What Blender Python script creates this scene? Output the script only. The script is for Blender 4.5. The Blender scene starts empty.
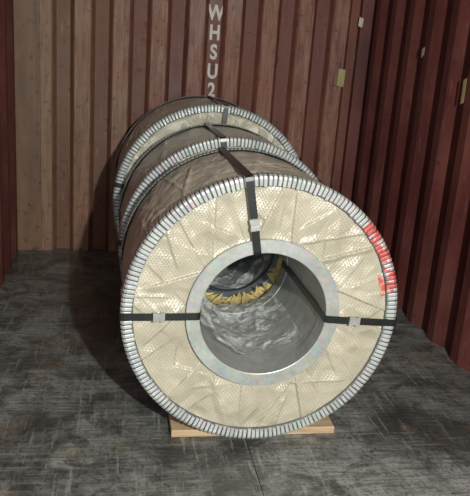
import bpy, bmesh, math, random
from mathutils import Vector, Matrix, noise
random.seed(7)
S=bpy.context.scene

# ------------------------------------------------------------------ helpers
def new_mat(name):
    m=bpy.data.materials.new(name); m.use_nodes=True
    nt=m.node_tree; b=nt.nodes['Principled BSDF']
    return m,nt,b
def N(nt,t,**kw):
    n=nt.nodes.new(t)
    for k,v in kw.items(): setattr(n,k,v)
    return n
def L(nt,a,b): nt.links.new(a,b)
def mapping(nt,scale=(1,1,1),rot=(0,0,0)):
    tc=N(nt,'ShaderNodeTexCoord'); mp=N(nt,'ShaderNodeMapping')
    mp.inputs['Scale'].default_value=scale; mp.inputs['Rotation'].default_value=rot
    L(nt,tc.outputs['Object'],mp.inputs['Vector']); return mp.outputs['Vector']
def noise_n(nt,vec,scale,detail=4,rough=.55,dist=0):
    n=N(nt,'ShaderNodeTexNoise'); n.inputs['Scale'].default_value=scale
    n.inputs['Detail'].default_value=detail; n.inputs['Roughness'].default_value=rough
    n.inputs['Distortion'].default_value=dist
    L(nt,vec,n.inputs['Vector']); return n.outputs['Fac']
def ramp(nt,fac,stops):
    r=N(nt,'ShaderNodeValToRGB'); cr=r.color_ramp
    while len(cr.elements)<len(stops): cr.elements.new(.5)
    for e,(p,c) in zip(cr.elements,stops):
        e.position=p; e.color=(c[0],c[1],c[2],1) if hasattr(c,'__len__') else (c,c,c,1)
    L(nt,fac,r.inputs['Fac']); return r.outputs['Color']
def mix(nt,fac,a,b,mode='MIX'):
    m=N(nt,'ShaderNodeMix',data_type='RGBA',blend_type=mode)
    for sock,v in ((m.inputs[0],fac),(m.inputs[6],a),(m.inputs[7],b)):
        if hasattr(v,'is_output'): L(nt,v,sock)
        elif hasattr(v,'__len__'): sock.default_value=(v[0],v[1],v[2],1)
        else: sock.default_value=v
    return m.outputs[2]
def math_n(nt,op,a,b=None):
    m=N(nt,'ShaderNodeMath',operation=op)
    for i,v in enumerate((a,b)):
        if v is None: continue
        if hasattr(v,'is_output'): L(nt,v,m.inputs[i])
        else: m.inputs[i].default_value=v
    return m.outputs[0]
def bump(nt,b,h,strength=.3,dist=.005):
    n=N(nt,'ShaderNodeBump'); n.inputs['Strength'].default_value=strength; n.inputs['Distance'].default_value=dist
    L(nt,h,n.inputs['Height']); L(nt,n.outputs['Normal'],b.inputs['Normal'])
def obj(name,verts,faces,mat,parent=None,smooth=False,loc=(0,0,0)):
    me=bpy.data.meshes.new(name); me.from_pydata(verts,[],faces); me.update()
    bm=bmesh.new(); bm.from_mesh(me); bmesh.ops.recalc_face_normals(bm,faces=bm.faces); bm.to_mesh(me); bm.free()
    if smooth: me.polygons.foreach_set('use_smooth',[True]*len(me.polygons))
    for m in (mat if isinstance(mat,(list,tuple)) else [mat]): me.materials.append(m)
    o=bpy.data.objects.new(name,me); S.collection.objects.link(o); o.location=loc
    if parent: o.parent=parent
    return o
def box(verts,faces,x0,x1,y0,y1,z0,z1):
    i=len(verts)
    verts+=[(x0,y0,z0),(x1,y0,z0),(x1,y1,z0),(x0,y1,z0),(x0,y0,z1),(x1,y0,z1),(x1,y1,z1),(x0,y1,z1)]
    faces+=[(i,i+3,i+2,i+1),(i+4,i+5,i+6,i+7),(i,i+1,i+5,i+4),(i+1,i+2,i+6,i+5),(i+2,i+3,i+7,i+6),(i+3,i,i+4,i+7)]

# ------------------------------------------------------------------ materials
def wall_mat(name,base,hi,dark,patch_t=.60,vscale=(6,6,.7),worn=None):
    m,nt,b=new_mat(name)
    v=mapping(nt); vs=mapping(nt,vscale); vss=mapping(nt,(14,14,1.4))
    n1=noise_n(nt,vs,2.2,6,.6); n2=noise_n(nt,v,2.2,5,.6); n3=noise_n(nt,v,20,5,.75); n4=noise_n(nt,vs,9,5,.65)
    n5=noise_n(nt,vss,3,6,.75)
    c=mix(nt,ramp(nt,n1,[(.35,0),(.7,1)]),base,dark)
    c=mix(nt,ramp(nt,n2,[(.42,0),(.68,.75)]),c,hi)
    if worn:
        tc=N(nt,'ShaderNodeTexCoord'); sp=N(nt,'ShaderNodeSeparateXYZ'); L(nt,tc.outputs['Object'],sp.inputs[0])
        g=math_n(nt,'ADD',sp.outputs['X'],math_n(nt,'MULTIPLY',n2,1.2))
        c=mix(nt,ramp(nt,g,[(.15,.65),(.95,0)]),c,worn)
        # groove shading painted in: proud flats paler in scuff streaks, recesses darkened
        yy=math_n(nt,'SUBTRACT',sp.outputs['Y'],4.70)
        crest=math_n(nt,'LESS_THAN',yy,.012)
        c=mix(nt,math_n(nt,'MULTIPLY',crest,ramp(nt,n5,[(.40,0),(.62,.55)])),c,(.34,.215,.15))
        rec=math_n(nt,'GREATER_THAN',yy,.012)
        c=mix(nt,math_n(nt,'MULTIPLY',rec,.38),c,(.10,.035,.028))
    c=mix(nt,ramp(nt,n4,[(patch_t,0),(patch_t+.06,.35)]),c,(.38,.26,.19))
    c=mix(nt,ramp(nt,n5,[(.62,0),(.72,.35)]),c,(.36,.26,.20))
    c=mix(nt,ramp(nt,n5,[(.30,.6),(.42,0)]),c,(.05,.022,.018))
    c=mix(nt,ramp(nt,n3,[(.58,0),(.65,.75)]),c,(.045,.022,.018))
    L(nt,c,b.inputs['Base Color'])
    L(nt,ramp(nt,n2,[(.3,.42),(.7,.7)]),b.inputs['Roughness'])
    b.inputs['Specular IOR Level'].default_value=.35
    bump(nt,b,n3,.25,.003)
    return m
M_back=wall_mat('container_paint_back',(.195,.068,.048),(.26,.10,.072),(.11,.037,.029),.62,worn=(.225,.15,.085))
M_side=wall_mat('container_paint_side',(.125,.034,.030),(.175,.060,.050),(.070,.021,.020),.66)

def floor_mat():
    m,nt,b=new_mat('worn_plywood_floor')
    v=mapping(nt)
    big=noise_n(nt,v,1.6,8,.68,.8); med=noise_n(nt,v,7,6,.72,.5); f=noise_n(nt,v,60,4,.7)
    g=noise_n(nt,mapping(nt,(2.2,30,1),(0,0,.10)),1.8,6,.75,.8)
    s1=noise_n(nt,mapping(nt,(26,1.6,1),(0,0,.25)),2,5,.7)
    s2=noise_n(nt,mapping(nt,(26,1.6,1),(0,0,-.5)),2.3,5,.7)
    s3=noise_n(nt,mapping(nt,(1.3,55,1),(0,0,-.35)),2.0,4,.7)
    c=mix(nt,ramp(nt,big,[(.38,0),(.58,1)]),(.068,.073,.071),(.28,.295,.285))
    c=mix(nt,ramp(nt,med,[(.40,.8),(.55,0)]),c,(.040,.042,.040))
    c=mix(nt,ramp(nt,g,[(.45,0),(.62,.65)]),c,(.040,.042,.040))
    c=mix(nt,ramp(nt,noise_n(nt,v,4.3,5,.6),[(.57,0),(.70,.5)]),c,(.22,.17,.10))
    c=mix(nt,ramp(nt,s1,[(.57,0),(.66,.45)]),c,(.38,.395,.38))
    c=mix(nt,ramp(nt,s2,[(.60,0),(.68,.35)]),c,(.33,.34,.325))
    c=mix(nt,ramp(nt,s3,[(.58,0),(.64,.4)]),c,(.37,.38,.365))
    c=mix(nt,ramp(nt,f,[(.54,0),(.62,.65)]),c,(.027,.028,.027))
    L(nt,c,b.inputs['Base Color'])
    L(nt,ramp(nt,big,[(.3,.26),(.7,.42)]),b.inputs['Roughness'])
    h=math_n(nt,'ADD',math_n(nt,'ADD',g,med),math_n(nt,'MULTIPLY',f,.5))
    bump(nt,b,h,.45,.004)
    return m
M_floor=floor_mat()
def simple(name,c,rough=.5,metal=0,spec=.5):
    m,nt,b=new_mat(name); v=mapping(nt)
    n=noise_n(nt,v,18,5,.6)
    col=mix(nt,ramp(nt,n,[(.3,0),(.7,1)]),tuple(x*.75 for x in c),tuple(min(1,x*1.15) for x in c))
    L(nt,col,b.inputs['Base Color']); b.inputs['Roughness'].default_value=rough
    b.inputs['Metallic'].default_value=metal; b.inputs['Specular IOR Level'].default_value=spec
    return m,nt,b
M_seam,_,_=simple('floor_seam_filler',(.02,.02,.02),.9)
M_strap,_,_=simple('black_strap',(.014,.018,.017),.3)
M_seal,_,_=simple('strap_seal_steel',(.40,.41,.40),.35,.4)
M_plate=wall_mat('corner_post_paint',(.20,.12,.075),(.25,.155,.098),(.12,.068,.043),.66)
M_white,_,_=simple('stencil_white_paint',(.66,.63,.58),.6)
M_yellow,_,_=simple('yellow_tag_paper',(.40,.34,.15),.7)
M_pale,_,_=simple('pale_label_paper',(.5,.47,.36),.7)
M_gold,_,_=simple('golden_kraft_paper',(.72,.57,.25),.5)
M_blue,_,_=simple('blue_edge_band',(.05,.055,.08),.4)

def red_mask(nt,r0,r1,a0,a1,t=.45):
    tc=N(nt,'ShaderNodeTexCoord'); sp=N(nt,'ShaderNodeSeparateXYZ'); L(nt,tc.outputs['Object'],sp.inputs[0])
    x,z=sp.outputs['X'],sp.outputs['Z']
    ang=math_n(nt,'ARCTAN2',z,x)
    r=math_n(nt,'SQRT',math_n(nt,'ADD',math_n(nt,'MULTIPLY',x,x),math_n(nt,'MULTIPLY',z,z)))
    n=noise_n(nt,tc.outputs['Object'],24,4,.6)
    ok=math_n(nt,'MULTIPLY',math_n(nt,'GREATER_THAN',ang,math.radians(a0)),math_n(nt,'LESS_THAN',ang,math.radians(a1)))
    ok=math_n(nt,'MULTIPLY',ok,math_n(nt,'GREATER_THAN',r,r0))
    ok=math_n(nt,'MULTIPLY',ok,ramp(nt,n,[(t-.04,0),(t+.05,.88)]))
    return ok
def wrap_mat(name,a,bcol,red=False,rough=.33,crinkle=0):
    m,nt,b=new_mat(name); v=mapping(nt)
    w1=N(nt,'ShaderNodeTexWave'); w1.inputs['Scale'].default_value=36; w1.bands_direction='X'
    L(nt,mapping(nt,(1,1,1),(0,.6,.5)),w1.inputs['Vector'])
    w2=N(nt,'ShaderNodeTexWave'); w2.inputs['Scale'].default_value=36; w2.bands_direction='X'
    L(nt,mapping(nt,(1,1,1),(0,-.7,-.5)),w2.inputs['Vector'])
    p=math_n(nt,'MULTIPLY',w1.outputs['Fac'],w2.outputs['Fac'])
    n1=noise_n(nt,v,6,5,.6); n2=noise_n(nt,v,60,3,.6)
    c=mix(nt,ramp(nt,n1,[(.3,0),(.7,1)]),a,bcol)
    c=mix(nt,math_n(nt,'MULTIPLY',p,.42),c,tuple(x*.4 for x in a))
    if red:
        c=mix(nt,red_mask(nt,.437,.53,9,20,.46),c,(.62,.06,.05))
    L(nt,c,b.inputs['Base Color']); b.inputs['Roughness'].default_value=rough
    b.inputs['Specular IOR Level'].default_value=.6
    h=math_n(nt,'ADD',math_n(nt,'MULTIPLY',p,.5),n2)
    if crinkle:
        h=math_n(nt,'ADD',h,math_n(nt,'MULTIPLY',noise_n(nt,v,11,4,.6,1.2),crinkle))
    bump(nt,b,h,.4,.004 if not crinkle else .008)
    return m
fa,fb_=(.365,.345,.265),(.53,.505,.40)
M_face=wrap_mat('beige_crepe_wrap',fa,fb_)
M_face_red=wrap_mat('beige_crepe_wrap_sprayed',fa,fb_,True)
M_body=wrap_mat('taupe_crepe_wrap',(.60,.57,.46),(.78,.75,.63),False,.28,4.0)
def galv(name,a=(.42,.46,.47),bc=(.62,.66,.66),metal=.4,rough=.38,red=False):
    m,nt,b=new_mat(name); v=mapping(nt)
    vo=N(nt,'ShaderNodeTexVoronoi'); vo.inputs['Scale'].default_value=70; L(nt,v,vo.inputs['Vector'])
    n=noise_n(nt,v,9,4,.6)
    c=mix(nt,ramp(nt,n,[(.3,0),(.7,1)]),a,bc)
    c=mix(nt,.2,c,vo.outputs['Color'],'SOFT_LIGHT')
    if red: c=mix(nt,red_mask(nt,.40,.6,11,45,.46),c,(.66,.06,.05))
    L(nt,c,b.inputs['Base Color']); b.inputs['Metallic'].default_value=metal
    b.inputs['Roughness'].default_value=rough
    return m
M_galv=galv('galvanised_steel'); M_galv_red=galv('galvanised_steel_sprayed',red=True)
M_ring=galv('dull_galvanised_ring',(.33,.365,.355),(.46,.495,.475),.3,.38)
M_dark,_,_=simple('dark_steel_gap',(.10,.105,.105),.6)
M_bore,_,_=simple('bore_steel_sheet',(.44,.47,.46),.4,.3)
def plastic():
    m,nt,b=new_mat('crumpled_clear_plastic'); v=mapping(nt)
    n=noise_n(nt,v,7,6,.62,2.2)
    L(nt,ramp(nt,n,[(.40,(.62,.66,.67)),(.60,(.93,.96,.97))]),b.inputs['Base Color'])
    b.inputs['Roughness'].default_value=.08; b.inputs['Specular IOR Level'].default_value=1.0
    b.inputs['Coat Weight'].default_value=.6; b.inputs['Coat Roughness'].default_value=.05
    L(nt,ramp(nt,n,[(.38,.15),(.47,.30),(.53,.70),(.62,.35)]),b.inputs['Alpha'])
    n2=noise_n(nt,v,13,3,.6,1.5)
    bump(nt,b,n2,.7,.02)
    return m
M_plastic=plastic()
def wood():
    m,nt,b=new_mat('raw_pine_timber')
    v=mapping(nt,(2,30,30)); n=noise_n(nt,v,2,5,.6,.5)
    L(nt,ramp(nt,n,[(.3,(.36,.25,.14)),(.7,(.58,.44,.28))]),b.inputs['Base Color'])
    b.inputs['Roughness'].default_value=.7; bump(nt,b,n,.3,.003)
    return m
M_wood=wood()

# ------------------------------------------------------------------ container shell
XL,XR,YB,YF,H=-.665,1.700,4.70,-1.20,2.39
def corrugated(name,axis,s0,s1,base,depth,sgn,prof,phase,mat,z0=0,z1=H):
    pitch=sum(prof)
    k=math.floor((s0-phase)/pitch)-1
    s=phase+k*pitch; seq=[]
    while s<s1+pitch:
        a,b,c,d=prof
        seq+=[(s,0),(s+a,0),(s+a+b,1),(s+a+b+c,1)]
        s+=pitch
    def dep(t):
        for (p,q),(p2,q2) in zip(seq,seq[1:]):
            if p<=t<=p2: return q+(q2-q)*(t-p)/(p2-p)
        return 0
    ss=[s0]+[p for p,_ in seq if s0+.004<p<s1-.004]+[s1]
    v=[];f=[]
    for t in ss:
        d=base+sgn*depth*dep(t)
        for z in (z0,z1):
            v.append((t,d,z) if axis=='x' else (d,t,z))
    for i in range(len(ss)-1):
        f.append((2*i,2*i+2,2*i+3,2*i+1))
    o=obj(name,v,f,mat)
    md=o.modifiers.new('thickness','SOLIDIFY'); md.thickness=.003; md.offset=0
    bv=o.modifiers.new('bend','BEVEL'); bv.width=.006; bv.segments=2; bv.limit_method='ANGLE'
    return o
pb=(.100,.030,.090,.030)
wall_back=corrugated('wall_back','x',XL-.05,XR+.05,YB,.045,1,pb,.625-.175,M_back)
ps=(.070,.068,.072,.068)
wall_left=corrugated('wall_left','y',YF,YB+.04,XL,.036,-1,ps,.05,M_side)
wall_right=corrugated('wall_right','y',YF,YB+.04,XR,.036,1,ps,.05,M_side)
v=[];f=[]
t=YF
prof=[(0,0),(.09,0),(.11,.02),(.2,.02)]
ys=[]
while t<YB+.04:
    for a,d in prof: ys.append((min(t+a,YB+.045),d))
    t+=.22
for y,d in ys: v+= [(XL-.04,y,H+d),(XR+.04,y,H+d)]
for i in range(len(ys)-1): f.append((2*i,2*i+1,2*i+3,2*i+2))
obj('ceiling',v,f,M_side)
v=[];f=[]
box(v,f,XL-.04,XR+.04,YF,YB+.05,-.06,-.004)
nb=len(f)
xs=[XL-.04,.507,XR+.04]; yy=[YF,.95,3.35,YB+.05]
for a,b_ in zip(xs,xs[1:]):
    for c,d in zip(yy,yy[1:]):
        g=.0015; box(v,f,a+g,b_-g,c+g,d-g,-.028,0)
fl=obj('floor',v,f,[M_floor,M_seam])
for p in fl.data.polygons:
    if p.index<nb: p.material_index=1
v=[];f=[]
box(v,f,XL-.045,XL+.135,YB-.012,YB+.05,0,H); box(v,f,XL+.125,XL+.145,YB-.022,YB-.005,0,H)
obj('trim_1',v,f,M_plate)
v=[];f=[]
box(v,f,XR-.06,XR+.045,YB-.012,YB+.05,0,H)
obj('trim_2',v,f,M_side)

for k,ch in enumerate('WHSU2'):
    cu=bpy.data.curves.new('letter','FONT'); cu.body=ch; cu.size=.135; cu.align_x='CENTER'; cu.extrude=.0006; cu.offset=.0045
    cu.materials.append(M_white)
    o=bpy.data.objects.new('stencil_letter_%d'%(k+1),cu); S.collection.objects.link(o)
    o.rotation_euler=(math.pi/2,0,0); o.location=(.628,YB+.045-.0035,1.645-.128*k); o.scale=(.78,1,1); o.parent=wall_back
def tag(name,pts,mat,parent):
    o=obj(name,pts,[tuple(range(len(pts)))],mat,parent)
    md=o.modifiers.new('t','SOLIDIFY'); md.thickness=.001
tag('paper_tag_1',[(1.515,YB-.006,1.27),(1.565,YB-.006,1.26),(1.57,YB-.006,1.38),(1.52,YB-.006,1.385)],M_yellow,wall_back)
tag('paper_tag_2',[(1.62,YB-.016,1.68),(1.65,YB-.016,1.67),(1.655,YB-.016,1.73),(1.625,YB-.016,1.74)],M_pale,wall_back)
x_=XR-.004
tag('paper_tag_3',[(x_,3.18,1.27),(x_,3.21,1.26),(x_,3.215,1.38),(x_,3.185,1.39)],M_yellow,wall_right)
tag('paper_tag_4',[(x_,3.72,1.50),(x_,3.75,1.48),(x_,3.755,1.53),(x_,3.725,1.54)],M_pale,wall_right)

# ------------------------------------------------------------------ coils
def revolve(name,prof,mat,parent,seg=256,a0=0,a1=360,fn=None,smooth=True):
    full=abs(a1-a0-360)<1e-6
    n=seg if full else seg+1
    v=[];f=[];m=len(prof)
    for i in range(n):
        th=math.radians(a0+(a1-a0)*i/seg)
        for j,(r,y) in enumerate(prof):
            if fn: r,y=fn(th,r,y,j)
            v.append((r*math.cos(th),y,r*math.sin(th)))
    for i in range(seg):
        k=(i+1)%n if full else i+1
        for j in range(m-1):
            f.append((i*m+j,k*m+j,k*m+j+1,i*m+j+1))
    return obj(name,v,f,mat,parent,smooth)
def angd(a,b):
    d=(a-b)%(2*math.pi)
    return d-2*math.pi if d>math.pi else d
def make_coil(x,y,R,length,rb,ro,straps,seals,seed,red=False,teeth=184):
    rnd=random.Random(seed)
    e=bpy.data.objects.new('steel_coil',None); S.collection.objects.link(e)
    e.location=(x,y,.033+R+.0055); e.empty_display_size=.2
    rin,rout=ro-.012,R-.030
    rm=(R+ro)/2
    cr=[]
    for i in range(48):
        a=2*math.pi*(i+rnd.uniform(-.5,.5))/48
        sl=rnd.uniform(-.85,.85)
        p0=Vector((rm*math.cos(a),rm*math.sin(a)))
        d=Vector((math.cos(a+sl),math.sin(a+sl))); nr=Vector((-d.y,d.x))
        cr.append((a,p0,nr,d,rnd.uniform(.02,.07),rnd.uniform(.005,.014),rnd.choice((-1,1)),rnd.uniform(-.09,.06),rnd.uniform(.06,.2)))
    off=Vector((seed*3.1,0,seed*1.7))
    def pleat(th,r):
        P=Vector((r*math.cos(th),r*math.sin(th))); h=0
        for a,p0,nr,d,w,am,sd,l0,ln in cr:
            if abs(angd(th,a))>.6: continue
            q=P-p0; s=q.dot(nr)*sd; l=q.dot(d)
            if not (-.004<s<w): continue
            t=(l-l0)/ln
            if t<-1 or t>1: continue
            k=min(1,(1-abs(t))*2.2)
            h=max(h,am*k*((1-s/w) if s>=0 else (1+s/.004)))
        p=Vector((r*math.cos(th),0,r*math.sin(th)))
        h+=.008*noise.noise(p*7+off)+.002*noise.noise(p*26+off)+.009*(.3-abs(noise.noise(p*12+off)))
        return h-.004
    pr=[(rin+(rout-rin)*j/44,0) for j in range(45)]
    for nm,y0,sg in (('face_wrap_front',.014,-1),('face_wrap_back',length-.014,1)):
        def fn(th,r,yy,j,y0=y0,sg=sg):
            ed=min(1,(r-rin)/.02,(rout-r)/.02)
            return r,y0+sg*min(.015,max(-.010,pleat(th,r)))*max(0,ed)
        revolve(nm,pr,M_face_red if (red and sg<0) else M_face,e,900 if sg<0 else 400,fn=fn)
    nb=40
    prb=[(R,.03+(length-.06)*j/nb) for j in range(nb+1)]
    bp=[(rnd.uniform(0,2*math.pi),rnd.uniform(-.5,.5),rnd.uniform(.02,.09),rnd.uniform(.003,.010)) for _ in range(60)]
    def fb(th,r,yy,j):
        t=(yy-.03)/(length-.06); s=math.sin(math.pi*t)
        h=0
        for a,sk,w,am in bp:
            d=abs(angd(th,a+sk*(t-.5)))
            if d<w: h=max(h,am*(1-d/w))
        p=Vector((math.cos(th)*R,yy,math.sin(th)*R))
        h+=.006*noise.noise(p*8+off)+.003*noise.noise(p*22+off)
        return min(R+.003,R-.009+(h)*(.25+.75*min(1,s*1.6))),yy
    revolve('body_wrap',prb,M_body,e,600,fn=fb)
    for nm,sg,yb in (('edge_protector_front',1,0.0),('edge_protector_back',-1,length)):
        v=[];f=[]
        P=[(R-.038,.004),(R-.035,-.002),(R-.010,-.004),(R-.002,-.001),(R+.002,.006),(R+.002,.048),(R-.001,.052)]
        m=len(P)
        for i in range(teeth):
            ja=rnd.uniform(-.0008,.0008); jr=rnd.uniform(-.003,.003)
            c=2*math.pi*(i+rnd.uniform(-.06,.06))/teeth; hw=math.pi/teeth*.78
            b0=len(v)
            for q,lift in ((-1,0),(-.6,.0016),(.6,.0016),(1,0)):
                th=c+hw*q
                for jj,(r,yy) in enumerate(P):
                    rr=r+(jr if jj<2 else 0)+(lift if jj>=4 else 0)
                    y2=yy-(lift if jj<4 else 0)+ja
                    v.append((rr*math.cos(th),yb+sg*y2,rr*math.sin(th)))
            for k in range(3):
                for j in range(m-1):
                    f.append((b0+k*m+j,b0+(k+1)*m+j,b0+(k+1)*m+j+1,b0+k*m+j+1))
        obj(nm,v,f,M_galv_red if red and sg==1 else M_galv,e,False)
        revolve(nm+'_backing',[(R-.040,yb+sg*.014),(R-.037,yb+sg*.0045),(R-.006,yb+sg*.004),(R-.003,yb+sg*.012),(R-.003,yb+sg*.056)],M_dark,e,200)
    for nm,sg,yb in (('inner_ring_front',1,0.0),('inner_ring_back',-1,length)):
        P=[(ro,.008),(ro,-.0025),(ro-.0015,-.004),(rb+.003,-.005),(rb+.0005,-.0035),(rb,-.001),(rb,.075),(rb+.003,.076)]
        o=revolve(nm,[(r,yb+sg*yy) for r,yy in P],M_ring,e,200,smooth=False)
    revolve('bore',[(rb+.003,.01),(rb+.003,length-.01)],M_bore,e,200)
    sv=[];sf=[];cv=[];cf=[]
    for a,rs in zip(straps,seals):
        th=math.radians(a); hw=.0135; tk=.0016
        o_=.0075
        path=[(rb-.003,.0),(rb-.002,-.007),(rb+.01,-.0125),((rb+R)/2,-.0135),(R-.012,-.011),(R+.001,-.009),(R+o_,-.002),(R+o_,.02),(R+o_,length/2),(R+o_,length-.02),(R+o_,length+.002),(R+.001,length+.009),(R-.012,length+.011),(rb+.01,length+.0125),(rb-.002,length+.007),(rb-.003,length)]
        er=Vector((math.cos(th),0,math.sin(th))); et=Vector((-math.sin(th),0,math.cos(th))); ey=Vector((0,1,0))
        b0=len(sv); n=len(path)
        for k,(r,yy) in enumerate(path):
            p0=path[k-1];p1=path[(k+1)%n]
            d=Vector((p1[0]-p0[0],p1[1]-p0[1])).normalized(); nr=Vector((-d.y,d.x))
            for sx in (-hw,hw):
                for t_ in (0,tk):
                    sv.append(tuple(er*(r+nr.x*t_)+ey*(yy+nr.y*t_)+et*sx))
        for k in range(n):
            q=(k+1)%n; A=b0+4*k;B=b0+4*q
            sf+=[(A,B,B+1,A+1),(A+2,A+3,B+3,B+2),(A,A+2,B+2,B),(A+1,B+1,B+3,A+3)]
        if rs:
            for (r0,r1,w,hh) in ((rs-.020,rs-.007,.0165,.006),(rs-.007,rs+.007,.0145,.0045),(rs+.007,rs+.020,.0165,.006)):
                b0=len(cv)
                for r in (r0,r1):
                    for sx in (-w,w):
                        for yy in (-.0095,-.015-hh):
                            cv.append(tuple(er*r+ey*yy+et*sx))
                cf+=[(b0,b0+1,b0+3,b0+2),(b0+4,b0+6,b0+7,b0+5),(b0,b0+4,b0+5,b0+1),(b0+2,b0+3,b0+7,b0+6),(b0+1,b0+5,b0+7,b0+3),(b0,b0+2,b0+6,b0+4)]
    obj('straps',sv,sf,M_strap,e)
    if cv: obj('strap_seals',cv,cf,M_seal,e)
    a0,a1=(150,325) if red else (90,450)
    def ridge(x): return (1-abs(x)*2.0)
    def fp(th,r,yy,j):
        p=Vector((math.cos(th)*r,yy,math.sin(th)*r))
        h=max(0,ridge(noise.noise(p*5+off)))+.5*max(0,ridge(noise.noise(p*11+off*2)))+.15*max(0,ridge(noise.noise(p*24+off)))
        ed=1
        if red:
            dg=math.degrees(th); ed=min(1,(dg-a0)/25,(a1-dg)/25)
        return r-.003-.022*h*max(0,ed),yy+.014*noise.noise(p*14+off)
    npf=90
    revolve('bore_plastic_liner',[(rb,(.11 if red else .05)+(length-(.15 if red else .07))*j/npf) for j in range(npf+1)],M_plastic,e,320,a0,a1,fn=fp,smooth=True)
    return e
c1=make_coil(.52,2.155,.498,.66,.228,.277,[100.5,181,357],[.335,.37,.335],1,True)
c2=make_coil(.525,2.93,.512,.62,.235,.28,[98,178,40],[0,0,0],2)
c3=make_coil(.535,3.67,.556,.78,.235,.28,[86,170,30],[0,.42,0],3)

v=[];f=[]
rnd=random.Random(5)
n=64
for i in range(n):
    th=2*math.pi*i/n+rnd.uniform(-.04,.04); w=rnd.uniform(.06,.11)
    rr=.262; tip=.205+rnd.uniform(-.022,.015)
    b0=len(v); y0=-.014-rnd.uniform(0,.035)
    for q,(t_,r_,dy) in enumerate([(-w,rr,0),(w,rr,0),(w*.7,(rr+tip)/2,-.012),(w*rnd.uniform(-.9,.9),tip,-.02-rnd.uniform(0,.04)),(-w*.7,(rr+tip)/2,-.018),(0,(rr+tip)/2,-.03)]):
        v.append((r_*math.cos(th+t_),y0+dy,r_*math.sin(th+t_)))
    f+=[(b0,b0+1,b0+5),(b0+1,b0+2,b0+5),(b0+2,b0+3,b0+5),(b0+3,b0+4,b0+5),(b0+4,b0,b0+5)]
o=obj('torn_kraft_paper',v,f,M_gold,c2)
revolve('blue_inner_band',[(.209,-.002),(.205,.0),(.204,.016),(.208,.017)],M_blue,c2,128)

# ------------------------------------------------------------------ timber dunnage
def plank(x0,x1,y0,y1,h=.030):
    v=[];f=[]; box(v,f,-(x1-x0)/2,(x1-x0)/2,-(y1-y0)/2,(y1-y0)/2,0,h)
    o=obj('timber_plank',v,f,M_wood,loc=((x0+x1)/2,(y0+y1)/2,.001))
    b=o.modifiers.new('b','BEVEL'); b.width=.003; b.segments=2
    return o
for (xa,xb,ya,yb_) in ((.222,.868,2.235,2.38),(.24,.83,2.60,2.74),(.24,.83,3.0,3.12),(.24,.83,3.36,3.48),(.24,.83,3.78,3.90),(.24,.83,4.2,4.32)):
    plank(xa,xb,ya,yb_)

# ------------------------------------------------------------------ lights
def point(name,loc,power,rad,col):
    l=bpy.data.lights.new(name,'POINT'); l.energy=power; l.shadow_soft_size=rad; l.color=col
    o=bpy.data.objects.new(name,l); o.location=loc; S.collection.objects.link(o)
point('work_lamp',(.62,-1.0,1.90),560,.04,(.98,1,.92))
point('fill_lamp',(-.10,-.25,1.52),38,.03,(.98,1,.97))  # added fill light, set to the left to soften the coil flank
w=bpy.data.worlds.new('World'); S.world=w; w.use_nodes=True
w.node_tree.nodes['Background'].inputs[0].default_value=(.85,.96,1,1)
w.node_tree.nodes['Background'].inputs[1].default_value=.55

# ------------------------------------------------------------------ camera
yaw,p=math.radians(10.5),math.radians(15.8)
fwd=Vector((math.sin(yaw)*math.cos(p),math.cos(yaw)*math.cos(p),-math.sin(p)))
r0=Vector((math.cos(yaw),-math.sin(yaw),0)); u0=r0.cross(fwd)
cr,sr=.99725,.0742
right=r0*cr+u0*sr; up=u0*cr-r0*sr
M=Matrix((right,up,-fwd)).transposed().to_4x4(); M.translation=Vector((0,0,1.4))
cam=bpy.data.cameras.new('camera'); cam.sensor_width=36; cam.sensor_fit='HORIZONTAL'; cam.lens=667/470*36; cam.clip_start=.05
co=bpy.data.objects.new('camera',cam); co.matrix_world=M; S.collection.objects.link(co); S.camera=co
S.view_settings.view_transform='Standard'
